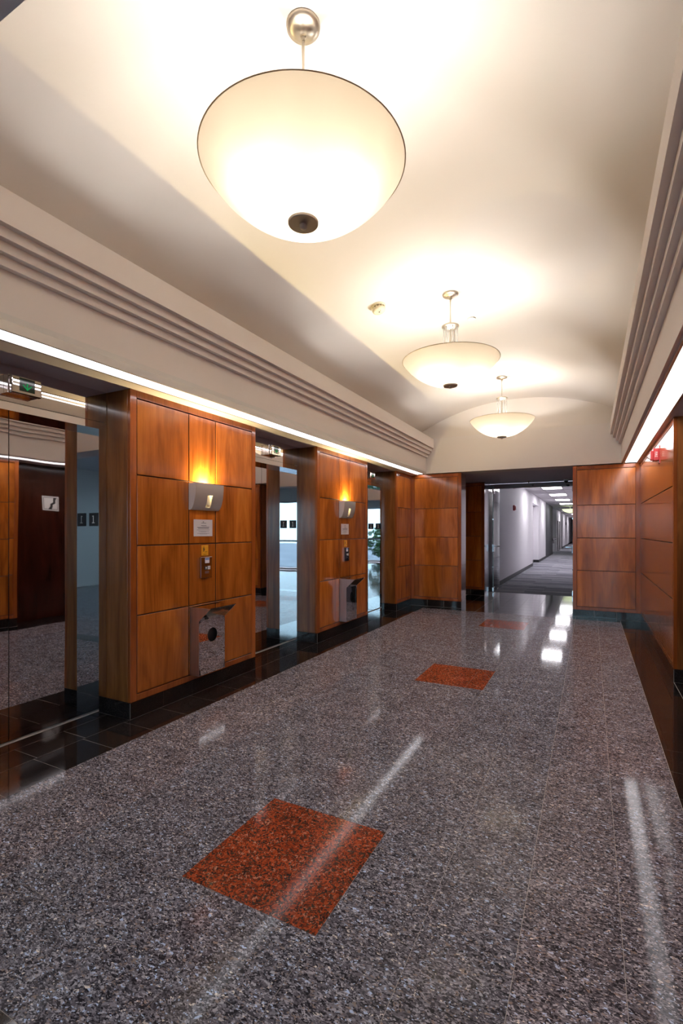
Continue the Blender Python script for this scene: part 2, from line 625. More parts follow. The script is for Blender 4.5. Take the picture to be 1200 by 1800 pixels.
# dark stair recess on the right, seen in the lift doors
rec = bx('wall_right', M['wood_dark'], .98, 1.02, 4.13, 5.40, 0, ZS)
tag(rec, 'dark stained wooden stair doorway recessed in the right wall', 'wall', kind='structure')
# vestibule
panel_wall('wall_vestibule', 'shaded mahogany panel in the vestibule behind the left opening', (-2.98, 10.76, 0), 0, .92, [], .10, side0=False, z_top=2.475)
panel_wall('wall_vestibule', 'shaded mahogany panel in the vestibule behind the right opening', (-.28, 10.76, 0), 0, .96, [], .10, side0=True, z_top=2.475)

# ---------------------------------------------------------------- lift surrounds and doors
LIFT = {1: 'nearest', 2: 'middle', 3: 'farthest'}
def lift(n, a, b):
    root = empty('door_%d' % n, (XD, (a + b) / 2, 0))
    tag(root, 'mirror steel lift doors of the %s lift in the left wall' % LIFT[n], 'lift door', kind='structure')
    ym = (a + b) / 2
    def p(nm, m, x0, x1, y0, y1, z0, z1, bv=0.0):
        o = bx(nm, m, x0, x1, y0, y1, z0, z1, root, bv)
        o.location -= Vector(root.location)
        return o
    j0, j1 = a + .062, b - .068
    HB, HT = 2.172, 2.226
    p('door_leaf', M['mirror_door'], XD - .03, XD, j0 - .01, ym - .0025, .012, HB + .04)
    p('door_leaf', M['mirror_door'], XD - .03, XD, ym + .0025, j1 + .01, .012, HB + .04)
    p('door_gap', M['dark'], XD - .032, XD - .006, ym - .0026, ym + .0026, .012, HB + .04)
    p('jamb', M['mirror'], XD - .035, XJ, a + .004, j0, .003, HB)
    p('jamb', M['mirror'], XD - .035, XJ, j1, b - .004, .003, HB)
    p('header', M['mirror'], XD - .035, XJ, a + .004, b - .004, HB, HT - .0015)
    p('transom', M['mirror'], XD - .035, XJ, a + .004, b - .004, HT + .0015, ZS - .001)
    p('sill', M['alu'], XD - .02, XD + .016, j0, j1, -.005, .004)
    return j0, j1, ym
lifts = [lift(i + 1, a, b) for i, (a, b) in enumerate(RECESS)]
wl = bx('wall_left', M['soffit'], -3.62, -3.46, YN, YF, 0, ZS)
tag(wl, 'lift shaft wall behind the left lift doors', 'wall', kind='structure')

# ---------------------------------------------------------------- soffits, light strips, fascias
sf = bx('ceiling', M['soffit'], -3.62, -2.895, YN, YF + .02, ZS, ZS + .08)
tag(sf, 'dark mauve soffit over the lift recesses on the left', 'ceiling', kind='structure')
sf2 = bx('ceiling', M['soffit'], .645, 1.05, YN, YF + .02, ZS + .001, ZS + .08)
tag(sf2, 'dark mauve soffit along the right wall', 'ceiling', kind='structure')

def light_strip(label, x0, x1, flip):
    root = empty('ceiling_light', ((x0 + x1) / 2, (YN + YF) / 2, ZS))
    tag(root, label, 'ceiling light', 'long fluorescent light strips')
    n = 7
    L = (YF - .03 - YN) / n
    for i in range(n):
        y0 = YN + i * L
        o = bx('diffuser', M['strip'], x0 + .006, x1 - .006, y0 + .007, y0 + L - .007, ZS + .016, ZS + .03, root)
        o.location -= Vector(root.location)
    for (u, v) in ((x0 - .012, x0 + .005), (x1 - .005, x1 + .012)):
        o = bx('trim', M['alu'] if (v > x1) != flip else M['gunmetal'], u, v, YN, YF - .03, ZS - .004, ZS + .05, root)
        o.location -= Vector(root.location)
    o = bx('housing', M['white_plastic'], x0, x1, YN, YF - .03, ZS + .055, ZS + .09, root)
    o.location -= Vector(root.location)
light_strip('long fluorescent light strip over the three lifts on the left', -2.884, -2.742, False)
light_strip('long fluorescent light strip over the right panelled wall', .462, .628, True)

def fascia(name, label, xf, s, y0, y1):
    """stepped fascia; s = +1 steps out towards +x"""
    st = .038
    zb = 2.474
    zs_ = [2.778, 2.831, 2.884, 2.938]
    pts = [(xf, zb)]
    x = xf
    for z in zs_:
        pts.append((x, z))
        x += s * st
        pts.append((x, z))
    pts += [(x, ZF), (xf - s * .34, ZF), (xf - s * .34, ZF - .06), (xf - s * .03, ZF - .06), (xf - s * .03, zb)]
    bm = bmesh.new()
    prism(bm, pts, y0, y1, 'y')
    o = obj(name, done(bm, name), M['paint'])
    tag(o, label, 'cornice', kind='structure')
    return o
fascia('trim_1', 'painted fascia with four stepped grooves above the lifts', -2.742, 1, YN, YF)
fascia('trim_2', 'painted fascia with four stepped grooves above the right wall', .424, -1, YN, YF)
e1 = bx('trim_3', M['paint'], -3.2, .9, YF, YF + .36, 2.478, 3.125)
tag(e1, 'plain painted lintel over the opening to the corridor', 'lintel', kind='structure')
e2 = bx('trim_4', M['paint'], -3.2, .9, .20, YN, 2.48, 3.125)
tag(e2, 'plain painted lintel over the near entrance, at the top left corner', 'lintel', kind='structure')

# ---------------------------------------------------------------- vaulted ceiling
def vault():
    Rv, apex, n = 3.56, 3.715, 40
    hw = 1.98
    zc = apex - Rv
    bm = bmesh.new()
    a0 = math.asin(hw / Rv)
    y0, y1 = YN - .1, YF + .12
    rows = []
    for off in (0.0, .08):
        rows.append([[bm.verts.new((XC + (Rv + off) * math.sin(-a0 + 2 * a0 * i / n), y, zc + (Rv + off) * math.cos(-a0 + 2 * a0 * i / n)))
                      for i in range(n + 1)] for y in (y0, y1)])
    for k in (0, 1):
        A, B = rows[k]
        for i in range(n):
            f = (A[i], A[i + 1], B[i + 1], B[i])
            bm.faces.new(f if k else f[::-1])
    o = obj('ceiling', done(bm, 'ceiling', True), M['ceil'])
    tag(o, 'smooth white barrel vaulted ceiling', 'ceiling', kind='structure')
    # lunettes closing the two ends
    for nm, lab, y, t, m in (('wall_far', 'white arched lunette above the corridor lintel', y1 - .001, .06, M['ceil']),
                             ('wall_near', 'arched lunette above the near entrance', y0 + .001, -.06, M['soffit'])):
        bm = bmesh.new()
        pts = [(XC + Rv * math.sin(-a0 + 2 * a0 * i / n), zc + Rv * math.cos(-a0 + 2 * a0 * i / n) + .02) for i in range(n + 1)]
        pts += [(XC + hw, 3.05), (XC - hw, 3.05)]
        prism(bm, pts, y, y + t, 'y')
        tag(obj(nm, done(bm, nm), m), lab, 'wall', kind='structure')
    # side upstands behind the fascias
    for nm, x0, x1, lab in (('wall_left', XC - hw - .05, XC - hw + .01, 'upstand closing the vault behind the left fascia'),
                            ('wall_right', XC + hw - .01, XC + hw + .05, 'upstand closing the vault behind the right fascia')):
        tag(bx(nm, M['ceil'], x0, x1, y0, y1, 2.48, zc + Rv * math.cos(a0) + .03), lab, 'wall', kind='structure')
    return lambda x: zc + math.sqrt(Rv * Rv - (x - XC) ** 2)
vz = vault()

# ---------------------------------------------------------------- pendant lamps
def pendant(loc, rim_z, bot_z, rad, label, spin, prototype=None):
    """loc = point on the ceiling; everything hangs below it"""
    zc0 = loc[2]
    root = empty('pendant_lamp', loc, 0)
    tag(root, label, 'pendant lamp', 'frosted bowl pendants under the vault')
    bm = bmesh.new()                                              # canopy
    lathe(bm, [(0, 0), (.076, 0), (.078, -.006), (.076, -.016), (.055, -.024), (.016, -.030), (.016, -.05), (.012, -.055), (0, -.055)], 40)
    obj('canopy', done(bm, 'canopy', True), M['nickel'], root)
    rz = rim_z - zc0
    bz = bot_z - zc0
    ring_z = -.315
    bm = bmesh.new()
    cyl(bm, 0, 0, ring_z, -.05, .0065, 12)
    cyl(bm, 0, 0, -.075, -.05, .0095, 12)
    obj('rod', done(bm, 'rod'), M['nickel'], root)
    bm = bmesh.new()                                              # ring the strands hang from
    lathe(bm, [(0, ring_z + .004), (.078, ring_z + .004), (.082, ring_z), (.082, ring_z - .012), (.058, ring_z - .016), (.050, ring_z - .034), (0, ring_z - .034)], 32)
    obj('ring', done(bm, 'ring', True), M['nickel'], root)
    for i in range(6):
        an = spin + i * PI / 3
        bm = bmesh.new()
        cyl(bm, 0, 0, rz - .10, ring_z - .012, .0065, 10)
        obj('strand', done(bm, 'strand'), M['crystal'], root, (.066 * math.cos(an), .066 * math.sin(an), 0))
    dpt = rz - bz
    Rb = (rad * rad + dpt * dpt) / (2 * dpt)
    amax = math.asin(min(1, rad / Rb))
    prof = [(Rb * math.sin(amax * t / 28), bz + Rb - Rb * math.cos(amax * t / 28)) for t in range(3, 29)]
    bm = bmesh.new()
    lathe(bm, prof, 80)
    bowl = obj('bowl', done(bm, 'bowl', True), M['bowl'], root)
    bm = bmesh.new()                                              # rolled rim
    lathe(bm, [(rad - .003, rz), (rad + .0005, rz + .003), (rad + .004, rz), (rad + .002, rz - .004), (rad - .003, rz)], 80)
    under(bowl, obj('rim', done(bm, 'rim', True), M['bowl'], root))
    bm = bmesh.new()                                              # finial plate and nut
    lathe(bm, [(0, bz + .016), (.066, bz + .016), (.069, bz + .012), (.069, bz - .004), (.066, bz - .008), (0, bz - .008)], 40)
    fpl = obj('finial_plate', done(bm, 'finial_plate', False), M['gunmetal'], root)
    bm = bmesh.new()
    lathe(bm, [(.017, bz - .008), (.017, bz - .016), (.013, bz - .026), (0, bz - .030)], 24)
    under(fpl, obj('finial', done(bm, 'finial', True), M['gunmetal'], root))
    bm = bmesh.new()                                              # stem and lamp holders inside the bowl
    cyl(bm, 0, 0, bz + .016, ring_z - .03, .009, 12)
    for i in range(3):
        an = spin + i * 2 * PI / 3
        bmesh.ops.create_cone(bm, cap_ends=True, segments=10, radius1=.013, radius2=.013, depth=.11,
                              matrix=Matrix.Translation((.075 * math.cos(an), .075 * math.sin(an), rz - .115)) @ Matrix.Rotation(an, 4, 'Z') @ Matrix.Rotation(PI / 2, 4, 'Y'))
    obj('lamp_holder', done(bm, 'lamp_holder'), M['nickel'], root)
    for i in range(3):
        an = spin + i * 2 * PI / 3
        bm = bmesh.new()
        bmesh.ops.create_icosphere(bm, subdivisions=1, radius=.026)
        for v in bm.verts:
            v.co.x *= 1.5
        obj('bulb', done(bm, 'bulb', True), M['bulb'], root, (.165 * math.cos(an), .165 * math.sin(an), rz - .115), (0, 0, an))
    return root
pendant((-1.168, 1.878, vz(-1.168)), 3.07, 2.81, .462, 'large frosted glass bowl pendant nearest, with brushed metal ceiling plate', R(5))
pendant((-1.215, 4.66, vz(-1.215)), 3.065, 2.82, .462, 'middle of the three frosted glass bowl pendants under the vault', R(5))
pendant((-1.185, 7.53, vz(-1.185)), 3.07, 2.815, .462, 'farthest frosted glass bowl pendant, beside the arched end wall', R(5))

# ---------------------------------------------------------------- smoke detector, sprinkler cover
sx, sy = -1.88, 4.43
sd = empty('smoke_detector', (sx, sy, vz(sx)))
sd.rotation_euler = (0, -math.asin((XC - sx) / 3.56), 0)
tag(sd, 'round cream smoke detector on the vaulted ceiling', 'smoke detector')
bm = bmesh.new(); lathe(bm, [(0, .01), (.074, .01), (.076, -.008), (.07, -.014), (0, -.014)], 36)
obj('base', done(bm, 'base', False), M['cream'], sd)
bm = bmesh.new(); lathe(bm, [(.058, -.013), (.058, -.036), (0, -.036)], 36)
obj('vent_ring', done(bm, 'vent_ring'), M['creamdark'], sd)
for i in range(12):
    an = i * PI / 6
    o = bx('vent_fin', M['cream'], -.003, .003, -.004, .004, -.036, -.013, sd)
    o.location = (.0605 * math.cos(an), .0605 * math.sin(an), -.0245); o.rotation_euler = (0, 0, an)
bm = bmesh.new(); lathe(bm, [(0, -.034), (.066, -.034), (.067, -.042), (.060, -.060), (.045, -.064), (0, -.064)], 36)
obj('cover', done(bm, 'cover', True), M['cream'], sd)
bm = bmesh.new(); cyl(bm, 0, 0, -.066, -.063, .008, 12)
obj('sensor_hole', done(bm, 'sensor_hole'), M['dark'], sd)
bm = bmesh.new(); cyl(bm, .02, -.022, -.066, -.063, .005, 10)
obj('indicator_lamp', done(bm, 'indicator_lamp'), M['creamdark'], sd)

px_, py_ = -1.15, 5.30
sp = empty('sprinkler_cover', (px_, py_, vz(px_)))
tag(sp, 'small flat white sprinkler cover disc beside the middle pendant', 'sprinkler cover')
bm = bmesh.new(); lathe(bm, [(0, .004), (.030, .004), (.030, -.006), (0, -.006)], 28)
obj('collar', done(bm, 'collar'), M['creamdark'], sp)
bm = bmesh.new(); lathe(bm, [(0, -.006), (.043, -.007), (.043, -.010), (.04, -.012), (0, -.012)], 28)
obj('cover_plate', done(bm, 'cover_plate'), M['white_plastic'], sp)

# ---------------------------------------------------------------- things on the lift piers
def side_profile(name, m, parent, pts, x0, x1, smooth=False):
    """profile in (y,z) of the wall frame (front = -y), extruded along x"""
    bm = bmesh.new()
    prism(bm, pts, x0, x1, 'x')
    return obj(name, done(bm, name, smooth), m, parent)

def sconce(loc, label):
    root = empty('wall_sconce', loc, LR)                          # origin: top left corner on the wall
    tag(root, label, 'wall lamp', 'aluminium uplighter wall lamps')
    W, H, D = .345, .228, .082
    n = 14
    front = [(-D + (D - .012) * (1 - math.cos(t * PI / 2 / n)), -H * math.sin(t * PI / 2 / n)) for t in range(n + 1)]
    # curved front shell with a slot cut out of it
    bm = bmesh.new()
    cols = [0, .150, .212, W]
    k0, k1 = 4, 10
    grid = [[bm.verts.new((x, y, z)) for (y, z) in front] for x in cols]
    back = [[bm.verts.new((x, y + .004, z + .001)) for (y, z) in front] for x in cols]
    for c in range(3):
        for k in range(n):
            if c == 1 and k0 <= k < k1:
                continue
            bm.faces.new((grid[c][k], grid[c][k + 1], grid[c + 1][k + 1], grid[c + 1][k]))
            bm.faces.new((back[c][k], back[c + 1][k], back[c + 1][k + 1], back[c][k + 1]))
    for k in range(k0, k1):
        bm.faces.new((grid[1][k], back[1][k], back[1][k + 1], grid[1][k + 1]))
        bm.faces.new((grid[2][k], grid[2][k + 1], back[2][k + 1], back[2][k]))
    for k in (k0, k1):
        bm.faces.new((grid[1][k], grid[2][k], back[2][k], back[1][k]))
    for c in range(3):
        bm.faces.new((grid[c][0], grid[c + 1][0], back[c + 1][0], back[c][0]))
    obj('shade', done(bm, 'shade'), M['alu'], root)
    prof = [(0, 0)] + front + [(0, -H)]
    for x0 in (0, W - .004):
        side_profile('side_plate', M['alu'], root, [(y, z) for y, z in prof], x0, x0 + .004)
    bx('back_plate', M['alu'], .004, W - .004, -.004, 0, -H, -.02, root)
    # lit trough behind the slot
    bx('slot_back', M['alu'], .140, .222, -.030, -.026, -.190, -.055, root)
    bx('slot_tab', M['nickel'], .160, .190, -.052, -.030, -.196, -.180, root)
    bx('lamp_holder', M['white_plastic'], .11, .235, -.045, -.025, -.050, -.038, root)
    bm = bmesh.new()
    bmesh.ops.create_icosphere(bm, subdivisions=1, radius=.0095)
    for v in bm.verts:
        v.co.x *= 3.4
    obj('bulb', done(bm, 'bulb', True), M['halogen'], root, (.172, -.032, -.022))
    return root

def bin_(loc, label):
    root = empty('waste_bin', loc, LR)                            # origin: bottom left corner on the wall
    tag(root, label, 'waste bin', 'steel wall bins below the lamps')
    W, H, HB, D, DS, t = .322, .580, .462, .105, .232, .003
    # front plate with a round hole
    bm = bmesh.new()
    cx, cz, r, n = .163, .325, .060, 32
    outer, inner = [], []
    for i in range(n):
        an = 2 * PI * i / n + PI / 4
        c_, s_ = math.cos(an), math.sin(an)
        tx = ((W - cx) if c_ > 0 else cx) / abs(c_) if abs(c_) > 1e-6 else 9
        tz = ((HB - cz) if s_ > 0 else cz) / abs(s_) if abs(s_) > 1e-6 else 9
        q = min(tx, tz)
        outer.append((cx + c_ * q, cz + s_ * q))
        inner.append((cx + c_ * r, cz + s_ * r))
    def ring(y):
        return ([bm.verts.new((u, y, v)) for u, v in outer], [bm.verts.new((u, y, v)) for u, v in inner])
    O, I = ring(-D)
    O2, I2 = ring(-D + t)
    for i in range(n):
        j = (i + 1) % n
        bm.faces.new((O[i], O[j], I[j], I[i]))
        bm.faces.new((O2[j], O2[i], I2[i], I2[j]))
        bm.faces.new((I[i], I[j], I2[j], I2[i]))
    bmesh.ops.recalc_face_normals(bm, faces=bm.faces)
    obj('front_plate', done(bm, 'front_plate'), M['mirror'], root)
    prof = [(0, 0), (-D + .0005, 0), (-D + .0005, HB), (-DS + .002, H - .004), (-DS + .002, H - .001), (0, H - .001)]
    for x0 in (0, W - t):
        side_profile('side_plate', M['brushed'], root, prof, x0, x0 + t)
    bx('bottom_plate', M['brushed'], t, W - t, -D + t, -.001, .002, .005, root)
    bx('top_plate', M['mirror'], -.001, W + .001, -DS, 0, H - .003, H, root)
    side_profile('hood_plate', M['steel'], root, [(-D, HB), (-DS + .003, H - .004), (-DS + .005, H - .0045), (-D + .003, HB)], t, W - t)
    bx('hood_latch', M['dark'], .05, .085, -D - .030, -D - .012, HB + .012, HB + .022, root)
    bx('inner_bucket', M['dark'], .03, W - .03, -.078, -.01, .02, HB - .01, root)
    return root

def notice(loc, label):
    root = empty('notice_sheet', loc, LR)                         # origin: bottom left corner on the wall
    tag(root, label, 'notice', 'printed notices on the lift piers')
    W, H = .228, .146
    bx('sheet', M['paper'], 0, W, -.003, -.0004, 0, H, root)
    bx('crest', M['ink'], W / 2 - .006, W / 2 + .006, -.0036, -.003, .122, .130, root)
    for z, a, b, h in ((.113, .088, .150, .004), (.091, .086, .152, .0045), (.086, .10, .19, .0015), (.0745, .040, .186, .005), (.067, .05, .182, .004),
                       (.055, .036, .192, .0025), (.041, .055, .186, .0025), (.037, .08, .150, .002), (.024, .04, .19, .002), (.018, .07, .160, .002)):
        bx('text_line', M['ink'], a, b, -.0035, -.003, z, z + h, root)
    return root

def call_panel(loc, label):
    root = empty('call_button_panel', loc, LR)                    # origin: bottom left corner on the wall
    tag(root, label, 'call button', 'lift call button panels')
    W, H, D = .140, .184, .020
    bx('plate', M['steel'], 0, W, -D, -.0004, 0, H, root, .002)
    stk = bx('sticker', M['paper'], .050, .104, -D - .0008, -D, .130, .176, root)
    sth = bx('sticker_header', M['blue'], .052, .102, -D - .0012, -D - .0008, .158, .174, root)
    bpl = bx('button_plate', M['dark'], .046, .078, -D - .002, -D, .072, .104, root)
    bm = bmesh.new()
    prism(bm, [(.062, .100), (.052, .088), (.059, .088), (.059, .077), (.065, .077), (.065, .088), (.072, .088)], -D - .003, -D - .002, 'y')
    under(stk, sth)
    under(bpl, obj('arrow', done(bm, 'arrow'), M['lettering'], root))
    btn = bx('button', M['white_plastic'], .083, .112, -D - .005, -D, .074, .103, root, .0015)
    under(btn, bx('button_centre', M['alu'], .090, .105, -D - .006, -D - .005, .081, .096, root))
    for i in range(4):
        bx('text_line', M['ink'], .05, .10, -D - .0006, -D, .040 + i * .006, .0415 + i * .006, root)
    return root

def yellow_sign(loc, label):
    root = empty('safety_sign', loc, LR)
    tag(root, label, 'sign', 'yellow safety signs above the call buttons')
    W, H = .085, .092
    bx('plate', M['brass'], 0, W, -.004, -.0004, 0, H, root, .0008)
    bm = bmesh.new()                                              # small figure on a stair
    prism(bm, [(.022, .068), (.030, .070), (.034, .060), (.042, .056), (.040, .052), (.032, .054), (.034, .044), (.026, .036),
               (.018, .036), (.018, .040), (.025, .043), (.022, .052)], -.0048, -.004, 'y')
    fig = obj('figure', done(bm, 'figure'), M['dark'], root)
    bm = bmesh.new()
    bmesh.ops.create_cone(bm, cap_ends=True, segments=12, radius1=.0045, radius2=.0045, depth=.0008, matrix=Matrix.Translation((.028, -.0044, .075)) @ Matrix.Rotation(PI / 2, 4, 'X'))
    under(fig, obj('figure_head', done(bm, 'figure_head'), M['dark'], root))
    for z, a, b in ((.034, .040, .072), (.029, .040, .068), (.012, .020, .066), (.007, .026, .060)):
        bx('text_line', M['wood_gap'], a, b, -.0046, -.004, z, z + .0018, root)
    return root

NEAR = {0: 'on the pier nearest', 1: 'on the second pier'}
for i, y0 in enumerate((2.453, 5.205)):
    xw = XL
    other = ('between the nearest and middle lifts', 'between the middle and farthest lifts')[i]
    sconce((xw, y0 + .585, 1.812), 'curved aluminium uplighter with slotted front %s' % other)
    bin_((xw, y0 + .595, .178), 'mirror steel wall bin with round hole %s' % other)
    notice((xw, y0 + .641, 1.357), 'white printed notice sheet %s' % other)
    yellow_sign((xw, y0 + .732, 1.186), 'small yellow safety sign %s' % other)
    call_panel((xw, y0 + .708, .990), 'steel lift call panel with arrow and white button %s' % other)

def lantern(y, label):
    root = empty('lift_lantern', (XJ, y, 2.2725), LR)             # origin: bottom centre on the transom
    tag(root, label, 'lift indicator', 'lift direction indicators')
    W, H, D = .186, .113, .078
    bx('back_box', M['steel'], -W / 2 - .006, W / 2 - .01, -D + .032, 0, .0, H + .006, root, .002)
    bx('face_box', M['mirror'], -W / 2, W / 2, -D, -D + .030, 0, H, root, .006, 2)
    scr = bx('screen', M['screen'], -.047, .047, -D - .0012, -D + .002, .020, .104, root)
    bm = bmesh.new()
    prism(bm, [(0, .028), (-.030, .060), (-.024, .063), (-.004, .043), (-.004, .074), (.004, .074), (.004, .043), (.024, .063), (.030, .060)], -D - .0022, -D - .0012, 'y')
    under(scr, obj('arrow', done(bm, 'arrow'), M['green'], root))
    return root
for (j0, j1, ym), k in zip(lifts, (1, 2, 3)):
    lantern(ym, 'steel arrow indicator box above the %s lift doors' % LIFT[k])

def floor_plate(y, label):
    """black plate with a raised 1 on the far jamb of a lift, facing the camera"""
    root = empty('floor_number_plate', ((XD + XJ) / 2 + .006, y, 1.440), 0)
    tag(root, label, 'sign', 'floor number plates on the lift jambs')
    bx('plate', M['dark'], -.050, .050, -.003, -.0003, 0, .100, root)
    num = bx('numeral', M['lettering'], -.0035, .0035, -.0045, -.003, .026, .080, root)
    under(num, bx('numeral_foot', M['lettering'], -.014, .014, -.0045, -.003, .022, .0275, root),
          bx('numeral_flag', M['lettering'], -.012, -.0035, -.0045, -.003, .072, .078, root))
    return root
for (j0, j1, ym), k in zip(lifts, (1, 2, 3)):
    floor_plate(j1, 'black plate with white numeral 1 in the %s lift jamb' % LIFT[k])

# stair sign on the dark recess opposite, seen mirrored in the nearest lift door
st = empty('stair_sign', (.98, 4.80, 1.74), -LR)
tag(st, 'square white stair symbol sign on dark wood, mirrored in the nearest lift', 'sign')
bx('plate', M['lettering'], -.135, .135, -.006, -.0004, 0, .235, st)
for a in ((-.118, .118, .018, .025), (-.118, .118, .210, .217), (-.118, -.111, .018, .217), (.111, .118, .018, .217)):
    bx('border', M['dark'], a[0], a[1], -.0068, -.006, a[2], a[3], st)
bm = bmesh.new()
# climbs towards -x here (the far side), so that its mirror image climbs to the right
prism(bm, [(-.10, .214), (-.045, .214), (-.045, .165), (-.072, .165), (-.072, .214)][:2] + [(-.040, .175), (-.040, .140), (.010, .110), (.010, .075), (.045, .022), (-.010, .022), (-.028, .070), (-.028, .095), (-.080, .125), (-.080, .170)], -.0068, -.006, 'y')
obj('stair_symbol', done(bm, 'stair_symbol'), M['dark'], st)

# red horn strobe on the right wall
fa = empty('fire_alarm', (XR, 6.42, 2.19), -LR)
tag(fa, 'red fire alarm horn with clear strobe high on the right wall', 'fire alarm')
bx('back_plate', M['red'], -.062, .062, -.006, 0, -.03, .165, fa)
bx('body', M['red'], -.055, .055, -.062, -.006, 0, .135, fa, .004)
bx('front_step', M['red'], -.045, .045, -.085, -.062, .008, .110, fa, .003)
bm = bmesh.new()
prism(bm, [(-.085, .02), (-.105, .03), (-.118, .05), (-.105, .07), (-.085, .08)], -.03, .03, 'x')
obj('strobe_lens', done(bm, 'strobe_lens'), M['lens'], fa)
for s, rz in ((1, R(90)), (-1, R(-90))):
    o = obj('lettering', text_mesh('FIRE', .034), M['lettering'], fa)
    o.location = (s * .0556, -.036, .066)
    o.rotation_euler = (R(90), R(-90) if s < 0 else R(90), R(90) if s > 0 else R(-90))

# ---------------------------------------------------------------- vestibule, glass doors
vc = bx('ceiling', M['soffit'], -3.0, .7, YF + .36, 11.40, 2.478, 2.54)
tag(vc, 'low grey vestibule soffit beyond the lintel', 'ceiling', kind='structure')
for nm, x0, x1, lab in (('wall_vestibule', -3.02, -2.98, 'left return wall of the vestibule'), ('wall_vestibule', .68, .72, 'right return wall of the vestibule')):
    tag(bx(nm, M['paint'], x0, x1, YF + .36, 10.76, 0, 2.478), lab, 'wall', kind='structure')
cl = bx('wall_vestibule', M['clad'], -2.12, -2.06, 10.862, 12.72, 0, 2.475)
tag(cl, 'brushed steel clad jamb wall beside the glass door', 'wall', kind='structure')
cl2 = bx('wall_vestibule', M['clad'], -.28, -.22, 10.862, 12.72, 0, 2.475)
tag(cl2, 'brushed steel clad jamb wall on the hidden right side', 'wall', kind='structure')
tr = bx('trim_5', M['steel'], -2.06, -.28, 11.42, 11.52, 2.37, 2.478)
tag(tr, 'steel head rail above the glass doors', 'door head', kind='structure')
bk = bx('wall_corridor', M['white'], -2.9, .9, 11.52, 11.6, 2.478, 3.1)
tag(bk, 'bulkhead over the glass doors at the corridor mouth', 'wall', kind='structure')

def glass_door(n, x, label, s):
    root = empty('door_%d' % n, (x, 11.47, 0))
    tag(root, label, 'glass door', kind='structure')
    bx('glass_pane', M['glass'], -.005, .005, .0, .86, .012, 2.36, root)
    bx('glass_edge', M['glass_edge'], -.006, .006, -.004, .0, .012, 2.36, root)
    bx('top_fitting', M['steel'], -.018, .018, -.012, .16, 2.27, 2.365, root, .003)
    bx('bottom_fitting', M['steel'], -.018, .018, -.012, .16, .008, .11, root, .003)
    bx('lock_case', M['steel'], -.022, .022, -.014, .12, .93, 1.10, root, .004)
    bx('lever_handle', M['steel'], .022 if s > 0 else -.15, .15 if s > 0 else -.022, .0, .022, 1.045, 1.068, root, .004)
    bx('stop_clip', M['steel'], -.012, .012, -.01, .02, 1.66, 1.69, root)
    bx('stop_clip', M['steel'], -.012, .012, -.01, .02, .56, .59, root)
glass_door(4, -2.00, 'frameless glass door standing open against the steel jamb wall', 1)
glass_door(5, -.34, 'frameless glass door at right, only its lever handle showing', -1)

dm = empty('security_camera', (-.45, 10.95, 2.478))
tag(dm, 'small dome security camera under the vestibule soffit', 'camera')
bm = bmesh.new(); lathe(bm, [(0, 0), (.05, 0), (.052, -.012), (.048, -.035), (.0, -.035)], 24)
obj('housing', done(bm, 'housing', False), M['white_plastic'], dm)
bm = bmesh.new(); lathe(bm, [(.038, -.034), (.036, -.052), (.022, -.068), (0, -.073)], 24)
obj('dome', done(bm, 'dome', True), M['screen'], dm)
sp2 = empty('fire_sprinkler', (-1.18, 11.0, 2.478))
tag(sp2, 'tiny dark sprinkler head under the vestibule soffit', 'sprinkler')
bm = bmesh.new(); lathe(bm, [(0, 0), (.03, 0), (.03, -.008), (.012, -.012), (.012, -.04), (.022, -.043), (.022, -.048), (0, -.048)], 20)
obj('body', done(bm, 'body'), M['gunmetal'], sp2)

# ---------------------------------------------------------------- corridor beyond
cf = bx('floor', M['carpet'], -3.2, 1.2, 11.5, 69, -.05, .002)
tag(cf, 'grey striated plank carpet of the corridor', 'floor', kind='structure')
CZ = 2.92
def cw(m, x0, x1, y0, y1, z0, z1, lab, nm='wall_corridor', cat='wall'):
    return tag(bx(nm, m, x0, x1, y0, y1, z0, z1), lab, cat, kind='structure')
CX = -2.09
cw(M['white'], CX - .12, CX, 12.72, 20.9, 0, CZ, 'pale corridor wall nearest, with the red pull station')
cw(M['white'], CX - .40, CX - .22, 20.9, 23.4, 0, CZ, 'recessed back of the corridor alcove')
cw(M['white'], CX - .22, CX, 20.9, 23.4, 2.55, CZ, 'lintel over the corridor alcove')
cw(M['white'], CX - .4, CX, 23.4, 27.2, 0, CZ, 'pale corridor wall beyond the alcove')
cw(M['charcoal'], CX - .4, CX - .01, 27.2, 32.5, 0, CZ, 'charcoal painted stretch of corridor wall')
cw(M['black'], CX - .9, CX - .5, 32.5, 36.5, 0, CZ, 'black back wall painted as the dark of a side opening off the corridor')  # the opening's shade is put into the black colour of this block
cw(M['white'], CX - .4, CX - .02, 36.5, 42.5, 0, CZ, 'pale corridor wall with two dark door frames')
cw(M['black'], CX - .4, CX - .02, 42.5, 44.0, 0, CZ, 'dark doorway far along the corridor')
cw(M['white'], CX - .4, CX - .02, 44.0, 67.5, 0, CZ, 'farthest pale corridor wall')
cw(M['soffit'], -3.2, 1.2, 67.5, 67.7, 0, CZ, 'grey wall closing the far end of the corridor')
cw(M['white'], .55, .7, 11.6, 67.5, 0, CZ, 'right corridor wall, hidden behind the end panelling')
cw(M['tile_ceil'], -3.2, 1.2, 11.6, 67.7, CZ, CZ + .06, 'suspended tile ceiling of the corridor', 'ceiling', 'ceiling')
for a, b in ((37.5, 38.5), (39.6, 40.6)):
    d = bx('door_frame', M['black'], CX - .03, CX + .01, a, b, 0, 2.15)
    tag(d, 'dark door in the far pale corridor wall, %s of the pair' % ('nearer' if a < 39 else 'farther'), 'door', 'dark corridor doors', 'structure')
